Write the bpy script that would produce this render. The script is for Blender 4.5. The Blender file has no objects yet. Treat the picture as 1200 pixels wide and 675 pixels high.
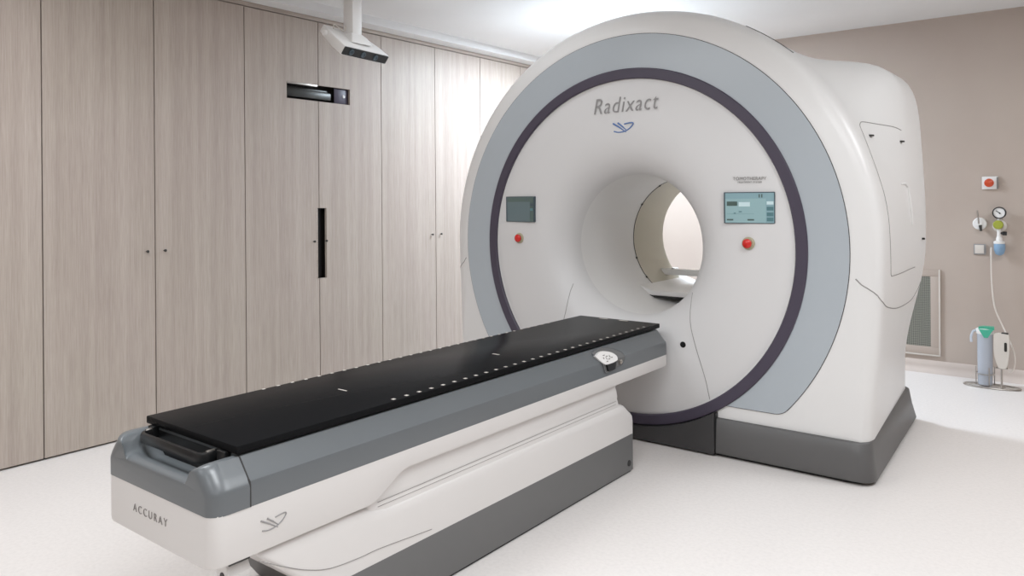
import bpy, bmesh, math, random
from mathutils import Vector, Matrix
from mathutils.bvhtree import BVHTree
random.seed(4)
C = bpy.context.scene.collection
PI = math.pi

# ------------------------------------------------------------------ materials
def lin(c):
    return tuple(((x/255)/12.92 if x/255 <= .04045 else ((x/255+.055)/1.055)**2.4) for x in c) + (1,)

def mat(name, col, rough=.5, metal=0, spec=.5, coat=0, emit=None, estr=0, trans=0, bump=None, ior=1.45):
    m = bpy.data.materials.new(name); m.use_nodes = True
    nt = m.node_tree; b = nt.nodes['Principled BSDF']
    b.inputs['Base Color'].default_value = lin(col)
    b.inputs['Roughness'].default_value = rough
    b.inputs['Metallic'].default_value = metal
    b.inputs['Specular IOR Level'].default_value = spec
    b.inputs['Coat Weight'].default_value = coat
    b.inputs['Coat Roughness'].default_value = .15
    b.inputs['Transmission Weight'].default_value = trans
    b.inputs['IOR'].default_value = ior
    if emit:
        b.inputs['Emission Color'].default_value = lin(emit); b.inputs['Emission Strength'].default_value = estr
    # faint procedural roughness break-up so that no surface is perfectly uniform
    tc = nt.nodes.new('ShaderNodeTexCoord'); n = nt.nodes.new('ShaderNodeTexNoise')
    n.inputs['Scale'].default_value = 60 if bump is None else bump[0]
    n.inputs['Detail'].default_value = 2
    nt.links.new(tc.outputs['Object'], n.inputs['Vector'])
    bp = nt.nodes.new('ShaderNodeBump'); bp.inputs['Strength'].default_value = .015 if bump is None else bump[1]
    bp.inputs['Distance'].default_value = .002
    nt.links.new(n.outputs['Fac'], bp.inputs['Height']); nt.links.new(bp.outputs['Normal'], b.inputs['Normal'])
    return m

def ramp(nt, stops):
    r = nt.nodes.new('ShaderNodeValToRGB'); e = r.color_ramp.elements
    while len(e) < len(stops): e.new(.5)
    for k, (p, c) in enumerate(stops): e[k].position = p; e[k].color = lin(c)
    return r

def wood_mat(name, axis='Z'):
    m = bpy.data.materials.new(name); m.use_nodes = True
    nt = m.node_tree; L = nt.links; b = nt.nodes['Principled BSDF']
    tc = nt.nodes.new('ShaderNodeTexCoord')
    def noise(sc, detail, rgh=.5):
        mp = nt.nodes.new('ShaderNodeMapping'); mp.inputs['Scale'].default_value = sc
        L.new(tc.outputs['Object'], mp.inputs['Vector'])
        n = nt.nodes.new('ShaderNodeTexNoise'); n.inputs['Scale'].default_value = 1
        n.inputs['Detail'].default_value = detail; n.inputs['Roughness'].default_value = rgh
        L.new(mp.outputs['Vector'], n.inputs['Vector']); return n
    fine = (3, 170, 5) if axis == 'Z' else (3, 5, 170)
    wide = (2, 17, .35) if axis == 'Z' else (2, .35, 17)
    n1 = noise(fine, 5, .65); n2 = noise(wide, 3, .6); n3 = noise((1.2, 1.2, .8), 2)
    r1 = ramp(nt, [(.32, (144, 131, 121)), (.5, (172, 160, 150)), (.7, (194, 183, 173))])
    r2 = ramp(nt, [(.3, (148, 136, 126)), (.5, (172, 160, 150)), (.7, (190, 179, 170))])
    r3 = ramp(nt, [(.35, (166, 152, 146)), (.65, (168, 159, 148))])
    L.new(n1.outputs['Fac'], r1.inputs['Fac']); L.new(n2.outputs['Fac'], r2.inputs['Fac']); L.new(n3.outputs['Fac'], r3.inputs['Fac'])
    x1 = nt.nodes.new('ShaderNodeMixRGB'); x1.inputs['Fac'].default_value = .5
    L.new(r1.outputs['Color'], x1.inputs[1]); L.new(r2.outputs['Color'], x1.inputs[2])
    x2 = nt.nodes.new('ShaderNodeMixRGB'); x2.inputs['Fac'].default_value = .3
    L.new(x1.outputs['Color'], x2.inputs[1]); L.new(r3.outputs['Color'], x2.inputs[2])
    L.new(x2.outputs['Color'], b.inputs['Base Color'])
    b.inputs['Roughness'].default_value = .5; b.inputs['Specular IOR Level'].default_value = .35
    bp = nt.nodes.new('ShaderNodeBump'); bp.inputs['Strength'].default_value = .08; bp.inputs['Distance'].default_value = .002
    L.new(n1.outputs['Fac'], bp.inputs['Height']); L.new(bp.outputs['Normal'], b.inputs['Normal'])
    return m

def floor_mat():
    m = bpy.data.materials.new('vinyl_floor'); m.use_nodes = True
    nt = m.node_tree; L = nt.links; b = nt.nodes['Principled BSDF']
    tc = nt.nodes.new('ShaderNodeTexCoord')
    n = nt.nodes.new('ShaderNodeTexNoise'); n.inputs['Scale'].default_value = 55; n.inputs['Detail'].default_value = 4
    L.new(tc.outputs['Object'], n.inputs['Vector'])
    r = ramp(nt, [(.3, (221, 216, 213)), (.5, (225, 220, 217)), (.7, (228, 223, 220))])
    L.new(n.outputs['Fac'], r.inputs['Fac'])
    v = nt.nodes.new('ShaderNodeTexVoronoi'); v.inputs['Scale'].default_value = 38
    L.new(tc.outputs['Object'], v.inputs['Vector'])
    lt = nt.nodes.new('ShaderNodeMath'); lt.operation = 'LESS_THAN'; lt.inputs[1].default_value = .1
    L.new(v.outputs['Distance'], lt.inputs[0])
    sc = nt.nodes.new('ShaderNodeMath'); sc.operation = 'MULTIPLY'; sc.inputs[1].default_value = .12
    L.new(lt.outputs[0], sc.inputs[0])
    x = nt.nodes.new('ShaderNodeMixRGB'); L.new(sc.outputs[0], x.inputs['Fac'])
    L.new(r.outputs['Color'], x.inputs[1]); x.inputs[2].default_value = lin((176, 164, 156))
    L.new(x.outputs['Color'], b.inputs['Base Color'])
    b.inputs['Roughness'].default_value = .38; b.inputs['Specular IOR Level'].default_value = .4
    return m

def wall_mat(name, c0, c1, rough=.7):
    m = bpy.data.materials.new(name); m.use_nodes = True
    nt = m.node_tree; L = nt.links; b = nt.nodes['Principled BSDF']
    tc = nt.nodes.new('ShaderNodeTexCoord')
    n = nt.nodes.new('ShaderNodeTexNoise'); n.inputs['Scale'].default_value = 1.3; n.inputs['Detail'].default_value = 5
    L.new(tc.outputs['Object'], n.inputs['Vector'])
    r = ramp(nt, [(.35, c0), (.65, c1)]); L.new(n.outputs['Fac'], r.inputs['Fac'])
    L.new(r.outputs['Color'], b.inputs['Base Color'])
    b.inputs['Roughness'].default_value = rough; b.inputs['Specular IOR Level'].default_value = .3
    n2 = nt.nodes.new('ShaderNodeTexNoise'); n2.inputs['Scale'].default_value = 180
    L.new(tc.outputs['Object'], n2.inputs['Vector'])
    bp = nt.nodes.new('ShaderNodeBump'); bp.inputs['Strength'].default_value = .06; bp.inputs['Distance'].default_value = .002
    L.new(n2.outputs['Fac'], bp.inputs['Height']); L.new(bp.outputs['Normal'], b.inputs['Normal'])
    return m

def mesh_mat():
    # woven metal grille: a fine diagonal check of lighter wires over dark openings
    m = bpy.data.materials.new('woven_grille'); m.use_nodes = True
    nt = m.node_tree; L = nt.links; b = nt.nodes['Principled BSDF']
    tc = nt.nodes.new('ShaderNodeTexCoord'); mp = nt.nodes.new('ShaderNodeMapping')
    mp.inputs['Rotation'].default_value = (0, PI/4, 0); mp.inputs['Location'].default_value = (.003, .5, .003)
    L.new(tc.outputs['Object'], mp.inputs['Vector'])
    ck = nt.nodes.new('ShaderNodeTexChecker'); ck.inputs['Scale'].default_value = 95
    ck.inputs[1].default_value = lin((140, 139, 130)); ck.inputs[2].default_value = lin((96, 98, 90))
    L.new(mp.outputs['Vector'], ck.inputs['Vector']); L.new(ck.outputs['Color'], b.inputs['Base Color'])
    b.inputs['Roughness'].default_value = .5; b.inputs['Metallic'].default_value = .2
    return m

M = dict(
    shell=mat('white_shell_plastic', (222, 221, 220), .34, spec=.45),
    front=mat('white_front_plastic', (214, 213, 213), .38, spec=.4),
    couch=mat('white_couch_plastic', (214, 211, 209), .35, spec=.45),
    blue=mat('blue_grey_panel', (174, 181, 187), .25, spec=.5),
    ring=mat('dark_violet_band', (72, 66, 80), .4),
    plinth=mat('charcoal_plinth', (92, 91, 91), .42),
    kick=mat('dark_kick_panel', (62, 61, 62), .4),
    seam=mat('seam_shadow_line', (146, 143, 141), .8),
    darkseam=mat('dark_joint', (58, 56, 56), .8),
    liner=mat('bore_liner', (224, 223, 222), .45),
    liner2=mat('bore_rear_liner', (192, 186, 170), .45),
    grey=mat('grey_couch_cover', (98, 102, 105), .28, spec=.65),
    skirt=mat('couch_skirt_grey', (104, 104, 104), .45),
    black=mat('black_carbon_top', (26, 26, 27), .24, spec=.015),
    blackp=mat('black_plastic', (24, 24, 25), .35),
    white=mat('white_plastic', (226, 224, 222), .4),
    offwhite=mat('off_white_plastic', (205, 198, 190), .45),
    text=mat('grey_lettering', (144, 142, 142), .5),
    textd=mat('dark_grey_lettering', (128, 124, 121), .5),
    logo=mat('blue_logo', (92, 122, 176), .4),
    logow=mat('pale_logo', (214, 222, 238), .4),
    red=mat('red_button', (205, 34, 28), .35, coat=.3),
    orange=mat('orange_red_button', (190, 70, 36), .35, coat=.3),
    steel=mat('brushed_steel', (176, 170, 164), .3, metal=.9),
    collar=mat('button_collar', (172, 166, 140), .4),
    yellow=mat('yellow_green_knob', (152, 158, 60), .4),
    bluetrap=mat('pale_blue_trap', (128, 158, 186), .3),
    teal=mat('teal_lid', (70, 168, 140), .4),
    clear=mat('clear_jar', (216, 222, 232), .2, trans=.35, ior=1.2),
    tube=mat('clear_hose', (214, 206, 198), .3),
    bezel=mat('screen_bezel', (70, 84, 92), .4),
    scr=mat('lit_screen', (146, 176, 180), .25, emit=(150, 190, 196), estr=.04),
    scrhead=mat('lit_screen_header', (134, 164, 172), .25, emit=(128, 172, 180), estr=.05),
    scrdark=mat('screen_dark_field', (78, 96, 92), .3),
    scrbtn=mat('screen_button', (86, 124, 130), .3),
    scrlite=mat('screen_light_field', (196, 218, 222), .3, emit=(196, 218, 222), estr=.06),
    dscr=mat('dim_screen', (104, 120, 124), .22),
    dscr2=mat('dim_screen_bar', (92, 108, 104), .25),
    wood=wood_mat('pale_grey_oak_veneer'),
    woodh=wood_mat('pale_grey_oak_trim', 'Y'),
    dark=mat('dark_recess', (40, 37, 34), .7),
    darkm=mat('dark_metal', (66, 66, 64), .35, metal=.5),
    floor=floor_mat(),
    beige=wall_mat('beige_wall_paint', (176, 162, 152), (181, 168, 158)),
    ceil=wall_mat('white_ceiling_paint', (216, 215, 214), (220, 219, 218)),
    cove=wall_mat('cove_skirting', (196, 184, 176), (202, 190, 182), .4),
    mesh=mesh_mat(),
    lamp=mat('lamp_diffuser', (250, 250, 250), .5, emit=(255, 252, 248), estr=6),
)

# ------------------------------------------------------------------ helpers
def mk(name, bm, m, parent=None, smooth=40, kind=None, label=None):
    me = bpy.data.meshes.new(name)
    bmesh.ops.recalc_face_normals(bm, faces=bm.faces[:])
    bm.to_mesh(me); bm.free()
    for x in (m if isinstance(m, (list, tuple)) else [m]): me.materials.append(M[x] if isinstance(x, str) else x)
    if smooth:
        for p in me.polygons: p.use_smooth = True
        me.set_sharp_from_angle(angle=math.radians(smooth))
    o = bpy.data.objects.new(name, me); C.objects.link(o)
    if parent: o.parent = parent
    if kind: o['kind'] = kind
    if label: o['label'] = label
    return o

def thing(name, label, cat, loc=(0, 0, 0), group=None, rz=0):
    o = bpy.data.objects.new(name, None); C.objects.link(o)
    o.location = loc; o.rotation_euler = (0, 0, rz); o.empty_display_size = .1
    o['label'] = label; o['category'] = cat
    if group: o['group'] = group
    return o

def NB(): return bmesh.new()

def box(bm, lo, hi, bev=0, seg=2, mi=0, mtx=None):
    r = bmesh.ops.create_cube(bm, size=1)
    vs = r['verts']
    for v in vs:
        v.co = Vector([lo[k] + (v.co[k]+.5)*(hi[k]-lo[k]) for k in range(3)])
    if bev:
        es = list({e for v in vs for e in v.link_edges})
        rr = bmesh.ops.bevel(bm, geom=es, offset=bev, segments=seg, profile=.5, affect='EDGES')
        vs = list({v for f in rr['faces'] for v in f.verts} | {v for v in vs if v.is_valid})
    if mtx:
        for v in vs: v.co = mtx @ v.co
    if mi:
        for f in {f for v in vs for f in v.link_faces}: f.material_index = mi
    return vs

def loft(bm, rings, closed=True, cap0=False, cap1=False, mi=0):
    vv = [[bm.verts.new(p) for p in r] for r in rings]
    n = len(vv[0])
    for a, b in zip(vv, vv[1:]):
        for k in range(n if closed else n-1):
            j = (k+1) % n
            try: f = bm.faces.new((a[k], a[j], b[j], b[k])); f.material_index = mi
            except ValueError: pass
    if cap0: bm.faces.new(vv[0]).material_index = mi
    if cap1: bm.faces.new(vv[-1]).material_index = mi
    return vv

def tube(bm, pts, r, n=8, cap=True, mi=0, closed=False):
    pts = [Vector(p) for p in pts]; rings = []
    up = None
    for i, p in enumerate(pts):
        if closed: t = (pts[(i+1) % len(pts)] - pts[i-1])
        else: t = (pts[min(i+1, len(pts)-1)] - pts[max(i-1, 0)])
        t.normalize()
        if up is None:
            up = Vector((0, 0, 1)) if abs(t.z) < .9 else Vector((1, 0, 0))
        a = (up - t*up.dot(t)); a.normalize(); up = a; b = t.cross(a)
        rr = r[i] if isinstance(r, (list, tuple)) else r
        rings.append([p + (a*math.cos(2*PI*k/n) + b*math.sin(2*PI*k/n))*rr for k in range(n)])
    if closed: rings.append(rings[0])
    loft(bm, rings, True, cap and not closed, cap and not closed, mi)

def catmull(pts, per=8):
    P = [Vector(p) for p in pts]; P = [P[0]*2-P[1]] + P + [P[-1]*2-P[-2]]; out = []
    for i in range(1, len(P)-2):
        for k in range(per):
            t = k/per; a, b, c, d = P[i-1:i+3]
            out.append(.5*((2*b)+(c-a)*t+(2*a-5*b+4*c-d)*t*t+(3*b-a-3*c+d)*t**3))
    out.append(P[-2]); return out

def lathe(bm, prof, axis='Y', c=(0, 0, 0), n=64, mi=0, cap0=False, cap1=False):
    """prof: (radius, position along axis)"""
    rings = []
    for r, h in prof:
        ring = []
        for k in range(n):
            a = 2*PI*k/n; x, y = r*math.cos(a), r*math.sin(a)
            if axis == 'Y': p = (c[0]+x, c[1]+h, c[2]+y)
            elif axis == 'X': p = (c[0]+h, c[1]+x, c[2]+y)
            else: p = (c[0]+x, c[1]+y, c[2]+h)
            ring.append(p)
        rings.append(ring)
    loft(bm, rings, True, cap0, cap1, mi)

def prism(bm, poly, fn, d0, d1, mi=0):
    """poly: 2-D outline; fn(u, v, d) -> 3-D point; from depth d0 to d1"""
    a = [bm.verts.new(fn(u, v, d0)) for u, v in poly]; b = [bm.verts.new(fn(u, v, d1)) for u, v in poly]
    n = len(poly)
    fs = [bm.faces.new(a), bm.faces.new(list(reversed(b)))]
    for k in range(n): fs.append(bm.faces.new((a[k], b[k], b[(k+1) % n], a[(k+1) % n])))
    for f in fs: f.material_index = mi

def rrect(x0, x1, y0, y1, r, n=5):
    out = []
    for cx, cy, a0 in ((x1-r, y1-r, 0), (x0+r, y1-r, 90), (x0+r, y0+r, 180), (x1-r, y0+r, 270)):
        for k in range(n+1):
            a = math.radians(a0+90*k/n); out.append((cx+r*math.cos(a), cy+r*math.sin(a)))
    return out

def smooth01(t):
    t = max(0, min(1, t)); return t*t*(3-2*t)

def text_mesh(s, size, mtx, depth=.0012, shear=0, spacing=1.0, offset=0, xscale=1):
    cu = bpy.data.curves.new('lettering_source', 'FONT'); cu.body = s; cu.size = size; cu.extrude = depth
    cu.shear = shear; cu.space_character = spacing; cu.align_x = 'CENTER'; cu.align_y = 'CENTER'; cu.offset = offset
    ob = bpy.data.objects.new('lettering_source', cu); C.objects.link(ob)
    dg = bpy.context.evaluated_depsgraph_get(); dg.update()
    me = ob.evaluated_get(dg).to_mesh()
    bm = bmesh.new(); bm.from_mesh(me)
    ob.evaluated_get(dg).to_mesh_clear()
    bpy.data.objects.remove(ob); bpy.data.curves.remove(cu)
    for v in bm.verts: v.co = mtx @ Vector((v.co.x*xscale, v.co.y, v.co.z))
    return bm

def basis(o, ux, uy):
    ux = Vector(ux).normalized(); uy = Vector(uy).normalized(); uz = ux.cross(uy)
    m = Matrix((ux, uy, uz)).transposed().to_4x4(); m.translation = Vector(o); return m

# ------------------------------------------------------------------ room shell
WX, BY, CZ = -4.869, 7.296, 3.0
XR, YB, XL = 3.4, -3.2, -5.42
def slab(name, lo, hi, m, kind='structure'):
    bm = NB(); box(bm, lo, hi); return mk(name, bm, m, kind=kind, smooth=0)
slab('floor', (XL-.1, YB-.1, -.1), (XR+.1, BY+.1, 0), 'floor')
slab('ceiling', (XL-.1, YB-.1, CZ), (XR+.1, BY+.1, CZ+.1), 'ceil')
slab('wall_left', (XL-.1, YB, 0), (XL, BY, CZ), 'beige')
slab('wall_back', (XL, BY, 0), (XR, BY+.1, CZ), 'beige')
slab('wall_right', (XR, YB, 0), (XR+.1, BY, CZ), 'beige')
slab('wall_front', (XL, YB-.1, 0), (XR, YB, CZ), 'beige')
# lowered strip of ceiling along the cupboards, and the wooden rail that closes the cupboards at the top
slab('trim_1', (XL, YB, 2.936), (-4.72, BY, CZ), 'ceil')
bm = NB(); box(bm, (XL, YB, 2.903), (WX-.001, BY, 2.936), .002); mk('trim_2', bm, 'woodh', kind='structure')
# coved vinyl skirting on the back wall
bm = NB()
prof = [(0, 0), (-.055, 0), (-.05, .001)] + [(-.004-.046*math.cos(math.radians(a)), .047-.046*math.sin(math.radians(a)) ) for a in range(85, -1, -15)] + [(-.049+.045, .1), (0, .1)]
prof = [(0, 0), (-.06, 0)] + [(-.06+.056*math.sin(math.radians(a)), .056-.056*math.cos(math.radians(a))) for a in range(15, 91, 15)] + [(-.004, .095), (0, .1)]
prism(bm, prof, lambda u, v, d: (d, BY+u, v), -4.85, XR)
mk('baseboard_back', bm, 'cove', kind='structure', smooth=60)

# ------------------------------------------------------------------ wood cupboards
GAPS = [.507, 1.825, 2.49, 3.15, 3.802, 4.461, 5.124, 5.77, 6.43, 7.09]
HOLES = [(3.508, 4.119, 2.275, 2.402), (3.773, 3.873, .885, 1.437)]
def panel(bm, y0, y1, z0, z1, holes, x0, x1):
    hs = [(max(a, y0), min(b, y1), c, d) for a, b, c, d in holes if a < y1 and b > y0]
    ys = sorted({y0, y1} | {h[0] for h in hs} | {h[1] for h in hs}); zs = sorted({z0, z1} | {h[2] for h in hs} | {h[3] for h in hs})
    inh = lambda i, j: any(h[0]-1e-6 <= (ys[i]+ys[i+1])/2 <= h[1] and h[2] <= (zs[j]+zs[j+1])/2 <= h[3] for h in hs)
    cell = {(i, j) for i in range(len(ys)-1) for j in range(len(zs)-1) if not inh(i, j)}
    for i, j in cell:
        a, b, c, d = ys[i], ys[i+1], zs[j], zs[j+1]
        q = [(a, c), (b, c), (b, d), (a, d)]
        for x in (x0, x1): bm.faces.new([bm.verts.new((x, y, z)) for y, z in q])
        for (di, dj), e in (((0, -1), 0), ((1, 0), 1), ((0, 1), 2), ((-1, 0), 3)):
            if (i+di, j+dj) not in cell:
                (p, r), (s, t) = q[e], q[(e+1) % 4]
                bm.faces.new([bm.verts.new(v) for v in ((x0, p, r), (x0, s, t), (x1, s, t), (x1, p, r))])
    bmesh.ops.remove_doubles(bm, verts=bm.verts[:], dist=1e-5)

def cupboard(y0, ym, y1, label, knobs=True):
    t = thing('wooden_cupboard', label, 'cupboard', (WX, (y0+y1)/2, 0), 'floor to ceiling cupboards along the left wall')
    oy = (y0+y1)/2; g = .0035
    bm = NB(); box(bm, (-.45, y0+.001-oy, 0), (-.10, y1-.001-oy, 2.9))
    for yy in (y0, y1): box(bm, (-.10, yy-oy-(.0 if yy == y0 else .018), 0), (-.024, yy-oy+(.018 if yy == y0 else 0), 2.9))
    mk('carcass', bm, 'dark', t, smooth=0)
    for k, (a, b) in enumerate(((y0, ym), (ym, y1))):
        if b - a < .05: continue
        bm = NB()
        panel(bm, a+g-oy, b-g-oy, .012, 2.896, [(h[0]-oy, h[1]-oy, h[2], h[3]) for h in HOLES], -.022, 0)
        d = mk('door', bm, 'wood', t, smooth=0)
        if knobs:
            ky = (ym-.058 if k == 0 else ym+.058) - oy
            bm = NB(); lathe(bm, [(.004, 0), (.004, .014), (.009, .016), (.009, .022), (.006, .025)], 'X', (0, ky, 1.178), 10, cap0=True, cap1=True)
            mk('knob', bm, 'darkm', d)
    return t
cupboard(GAPS[0], 1.166, GAPS[1], 'tall pale wood cupboard door leftmost in the photo, cut off by its left edge')
cupboard(GAPS[1], GAPS[2], GAPS[3], 'tall pale wood double cupboard with two tiny knobs, left of the one with dark slots')
cupboard(GAPS[3], GAPS[4], GAPS[5], 'tall pale wood double cupboard cut by a vertical and a horizontal dark slot')
cupboard(GAPS[5], GAPS[6], GAPS[7], 'tall pale wood double cupboard with tiny knobs, just left of the round scanner')
cupboard(GAPS[7], GAPS[8], GAPS[9], 'tall pale wood cupboard mostly hidden behind the left edge of the scanner')
slab('trim_3', (XL, GAPS[9]+.002, 0), (WX, BY, 2.9), 'wood')
slab('trim_4', (XL, YB, 0), (WX, GAPS[0]-.004, 2.9), 'wood')

# positioning laser behind the horizontal slot
t = thing('wall_laser', 'dark laser unit set in the horizontal slot high in the wood cupboard doors', 'laser', (WX, 3.81, 2.34))
bm = NB(); box(bm, (-.099, -.30, -.063), (-.092, .303, .06)); mk('back_plate', bm, 'dark', t, smooth=0)
bm = NB(); box(bm, (-.09, -.28, -.045), (-.03, .14, .015), .006); box(bm, (-.085, -.27, .015), (-.05, .12, .035), .004)
mk('laser_housing', bm, 'darkm', t)
bm = NB(); box(bm, (-.028, .165, -.06), (-.02, .303, .058), .002); mk('end_plate', bm, 'ring', t)
bm = NB(); lathe(bm, [(.012, 0), (.012, .004), (.008, .005)], 'X', (-.02, .26, .0), 14, cap0=True, cap1=True); mk('indicator_light', bm, 'white', t)
bm = NB(); box(bm, (-.022, -.302, .047), (.004, -.02, .061), .001); mk('slot_edge', bm, 'steel', t)
# recessed pull handle in the vertical slot
t = thing('slot_handle', 'tall narrow dark slot handle recessed between the two cupboard doors', 'handle', (WX, 3.823, 1.161))
bm = NB(); box(bm, (-.095, -.049, -.274), (-.09, .049, .274)); mk('slot_back', bm, 'dark', t, smooth=0)
bm = NB(); box(bm, (-.09, -.0495, -.2755), (.002, -.036, .2755), .0015); mk('slot_edge', bm, 'woodh', t)
bm = NB(); box(bm, (-.09, -.02, -.27), (-.04, .03, .27), .006); mk('pull_bar', bm, 'blackp', t)

# ------------------------------------------------------------------ stereo camera on the ceiling
t = thing('ceiling_camera', 'white stereo camera with a black front hanging from the ceiling on a white pole', 'camera', (-4.27, 3.66, 2.615))
a = math.radians(0)
W = basis((0, 0, 0), (math.sin(math.radians(7)), math.cos(math.radians(7)), 0), (0, 0, 1))      # u along the width, v up
ux = Vector((-.1216, 1, 0)).normalized(); fwd = Vector((ux.y, -ux.x, 0)); dn = (fwd*math.cos(math.radians(38)) - Vector((0, 0, 1))*math.sin(math.radians(38))).normalized()
nz = ux.cross(dn); nz = -nz if nz.z < 0 else nz
CAMP = dict(ux=ux, dn=dn, nz=nz)
def cb(u, d, n): return ux*u + dn*d + nz*n
HW, D0, D1, TH = .235, -.18, .13, .036
bm = NB()
rings = []
for d, hw, th in ((D0, HW*.78, TH*.75), (D0+.004, HW*.8, TH*.8), (.02, HW*.98, TH), (D1-.004, HW, TH), (D1, HW*.99, TH*.96)):
    rings.append([cb(u, d, n) for u, n in rrect(-hw, hw, -th, th, .008, 3)])
loft(bm, rings, True, True, True)
bo = mk('camera_body', bm, 'white', t, smooth=35)
bm = NB(); prism(bm, rrect(-HW*.97, HW*.97, -TH*.85, TH*.85, .006, 3), lambda u, v, d: cb(u, d, v), D1, D1+.006); ff = mk('lens_panel', bm, 'blackp', t)
for u in (-.15, -.03, .1):
    bm = NB()
    rr_ = [[cb(u+r*math.cos(2*PI*k/20), D1+h, r*math.sin(2*PI*k/20)) for k in range(20)] for r, h in ((.022, .004), (.022, .011), (.016, .012), (.012, .007))]
    loft(bm, rr_, True, True, True); mk('lens', bm, 'bezel', t)
bm = NB(); rr_ = [[cb(-HW*.86, -.1, 0) + ux*h*-1 + dn*r*math.cos(2*PI*k/16) + nz*r*math.sin(2*PI*k/16) for k in range(16)] for r, h in ((.02, -.02), (.02, .025), (.014, .03))]
loft(bm, rr_, True, True, True); mk('pivot_knob', bm, 'white', t)
bm = NB()
loft(bm, [[(sx*x+ox, y*sy+oy, z) for x, y in rrect(-.05, .05, -.05, .05, .006, 3)] for z, sx, sy, ox, oy in ((.0, 1.3, 1.9, .02, 0), (.05, 1.2, 1.5, .0, .0), (.085, .85, .9, -.02, 0))], True, True, True)
mk('mount', bm, 'white', t, smooth=35)
bm = NB()
for (x0, y0), (x1, y1) in (((-.072, -.042), (.03, .042)),):
    box(bm, (x0, y0, .07), (x1, y1, .385), .004)
pole = mk('pole', bm, 'white', t)
bm = NB(); box(bm, (-.11, -.08, .377), (.07, .08, .385), .002); mk('ceiling_plate', bm, 'white', t)
bm = NB(); tube(bm, catmull([cb(-.12, -.13, .02), cb(-.12, -.15, .06), (-.05, -.06, .1), (-.04, -.045, .14)], 6), .004, 6); mk('cable', bm, 'offwhite', t)

# ------------------------------------------------------------------ the scanner gantry
GX, GY, ZC = -2.372, 4.232, 1.2
G = thing('scanner_gantry', 'huge white ring shaped radiotherapy scanner with a round bore in the middle of the room', 'scanner', (GX, GY, 0))
R_BLUE, R_DO, R_DI = 1.321, 1.111, 1.045
def sec(y, inset=0, sc=1.0):
    b = smooth01((y-.22)/.75)
    rf = 1.478 if y >= .12 else 1.462
    rf = 1.47
    pts = []
    def low(z):
        dz = ZC-z
        xf = rf - .064*(dz**1.4) - inset*(1 - .68*smooth01((dz-.15)/.75))
        xr = 1.452 - .13*smooth01(dz/.8)
        bl = max(0, min(1, (y-.12)/1.25))*smooth01(dz/.6) + b*(1-smooth01(dz/.6))
        return (xf*(1-bl)+xr*bl)*sc
    def arc(ph):
        n = 9
        aw = 1.452 - .035*smooth01((math.sin(ph)-.1)/.55)
        r_r = (abs(math.cos(ph)/aw)**n + abs(math.sin(ph)/1.168)**n)**(-1/n)
        rt = rf + .02*max(0, math.sin(ph))*smooth01((y-.06)/.12)
        r = ((rt-inset)*(1-b) + r_r*b)*sc
        return (r*math.cos(ph), ZC + r*math.sin(ph))
    NL, NA = 14, 96
    for k in range(NL): z = .2 + (ZC-.2)*k/NL; pts.append((low(z), z))
    for k in range(NA+1): pts.append(arc(PI*k/NA))
    for k in range(NL-1, -1, -1): z = .2 + (ZC-.2)*k/NL; pts.append((-low(z), z))
    xb = low(.2)
    for k in range(1, 20): pts.append((-xb + 2*xb*k/20, .2))
    return pts
bm = NB()
st = [(0, .135), (.009, .1), (.021, .065), (.034, .037), (.048, .02), (.066, .009), (.09, .003), (.12, 0), (.17, 0)] + [(.22+.06*k, 0) for k in range(20)]
rings = []
s0 = sec(0, .135)
rings.append([(.98*math.cos(math.atan2(z-ZC, x)), .0, ZC+.98*math.sin(math.atan2(z-ZC, x))) for x, z in s0])
for y, ins in st: rings.append([(x, y, z) for x, z in sec(y, ins)])
for y, s_ in ((1.395, .995), (1.415, .98), (1.425, .955)): rings.append([(x, y, max(z, .2)) for x, z in sec(y, 0, s_)])
rings.append([(.47*math.cos(math.atan2(z-ZC, x)), 1.43, ZC+.47*math.sin(math.atan2(z-ZC, x))) for x, z in sec(1.425)])
loft(bm, rings, True)
shell_bvh = BVHTree.FromBMesh(bm)
mk('outer_shell', bm, 'shell', G, smooth=50)

# front cover with the flared bore mouth
DOME = [(1.05, .004), (1.0, -.008), (.9, -.024), (.8, -.036), (.72, -.042), (.66, -.042), (.61, -.034), (.57, -.02), (.53, .005), (.5, .035), (.475, .07), (.46, .105), (.452, .14), (.45, .17)]
def dome_y(r):
    for (r0, y0), (r1, y1) in zip(DOME, DOME[1:]):
        if r1 <= r <= r0: return y0 + (y1-y0)*(r0-r)/(r0-r1)
    return 0
bm = NB(); lathe(bm, DOME, 'Y', (0, 0, ZC), 128); mk('front_cover', bm, 'front', G, smooth=60)
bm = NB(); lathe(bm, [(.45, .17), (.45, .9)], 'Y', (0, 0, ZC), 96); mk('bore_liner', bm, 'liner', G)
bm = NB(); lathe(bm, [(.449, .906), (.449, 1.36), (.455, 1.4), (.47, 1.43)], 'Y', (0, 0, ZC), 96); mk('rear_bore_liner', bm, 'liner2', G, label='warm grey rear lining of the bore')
bm = NB(); lathe(bm, [(.4485, .899), (.4475, .9), (.4475, .906), (.4485, .907)], 'Y', (0, 0, ZC), 96); jn = mk('liner_joint', bm, 'darkseam', G)
for ang in (146, 200, 221, 239, 120, 95):
    a = math.radians(ang); p = Vector((.446*math.cos(a), .895, ZC+.446*math.sin(a)))
    nn = Vector((-math.cos(a), 0, -math.sin(a))); tt = Vector((0, 1, 0)); bb = nn.cross(tt)
    bm = NB(); loft(bm, [[p + nn*h + (tt*math.cos(k*PI/5)+bb*math.sin(k*PI/5))*r for k in range(10)] for r, h in ((.009, -.002), (.009, .003), (.004, .005))], True, True, True)
    mk('screw', bm, 'darkm', jn)
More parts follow.
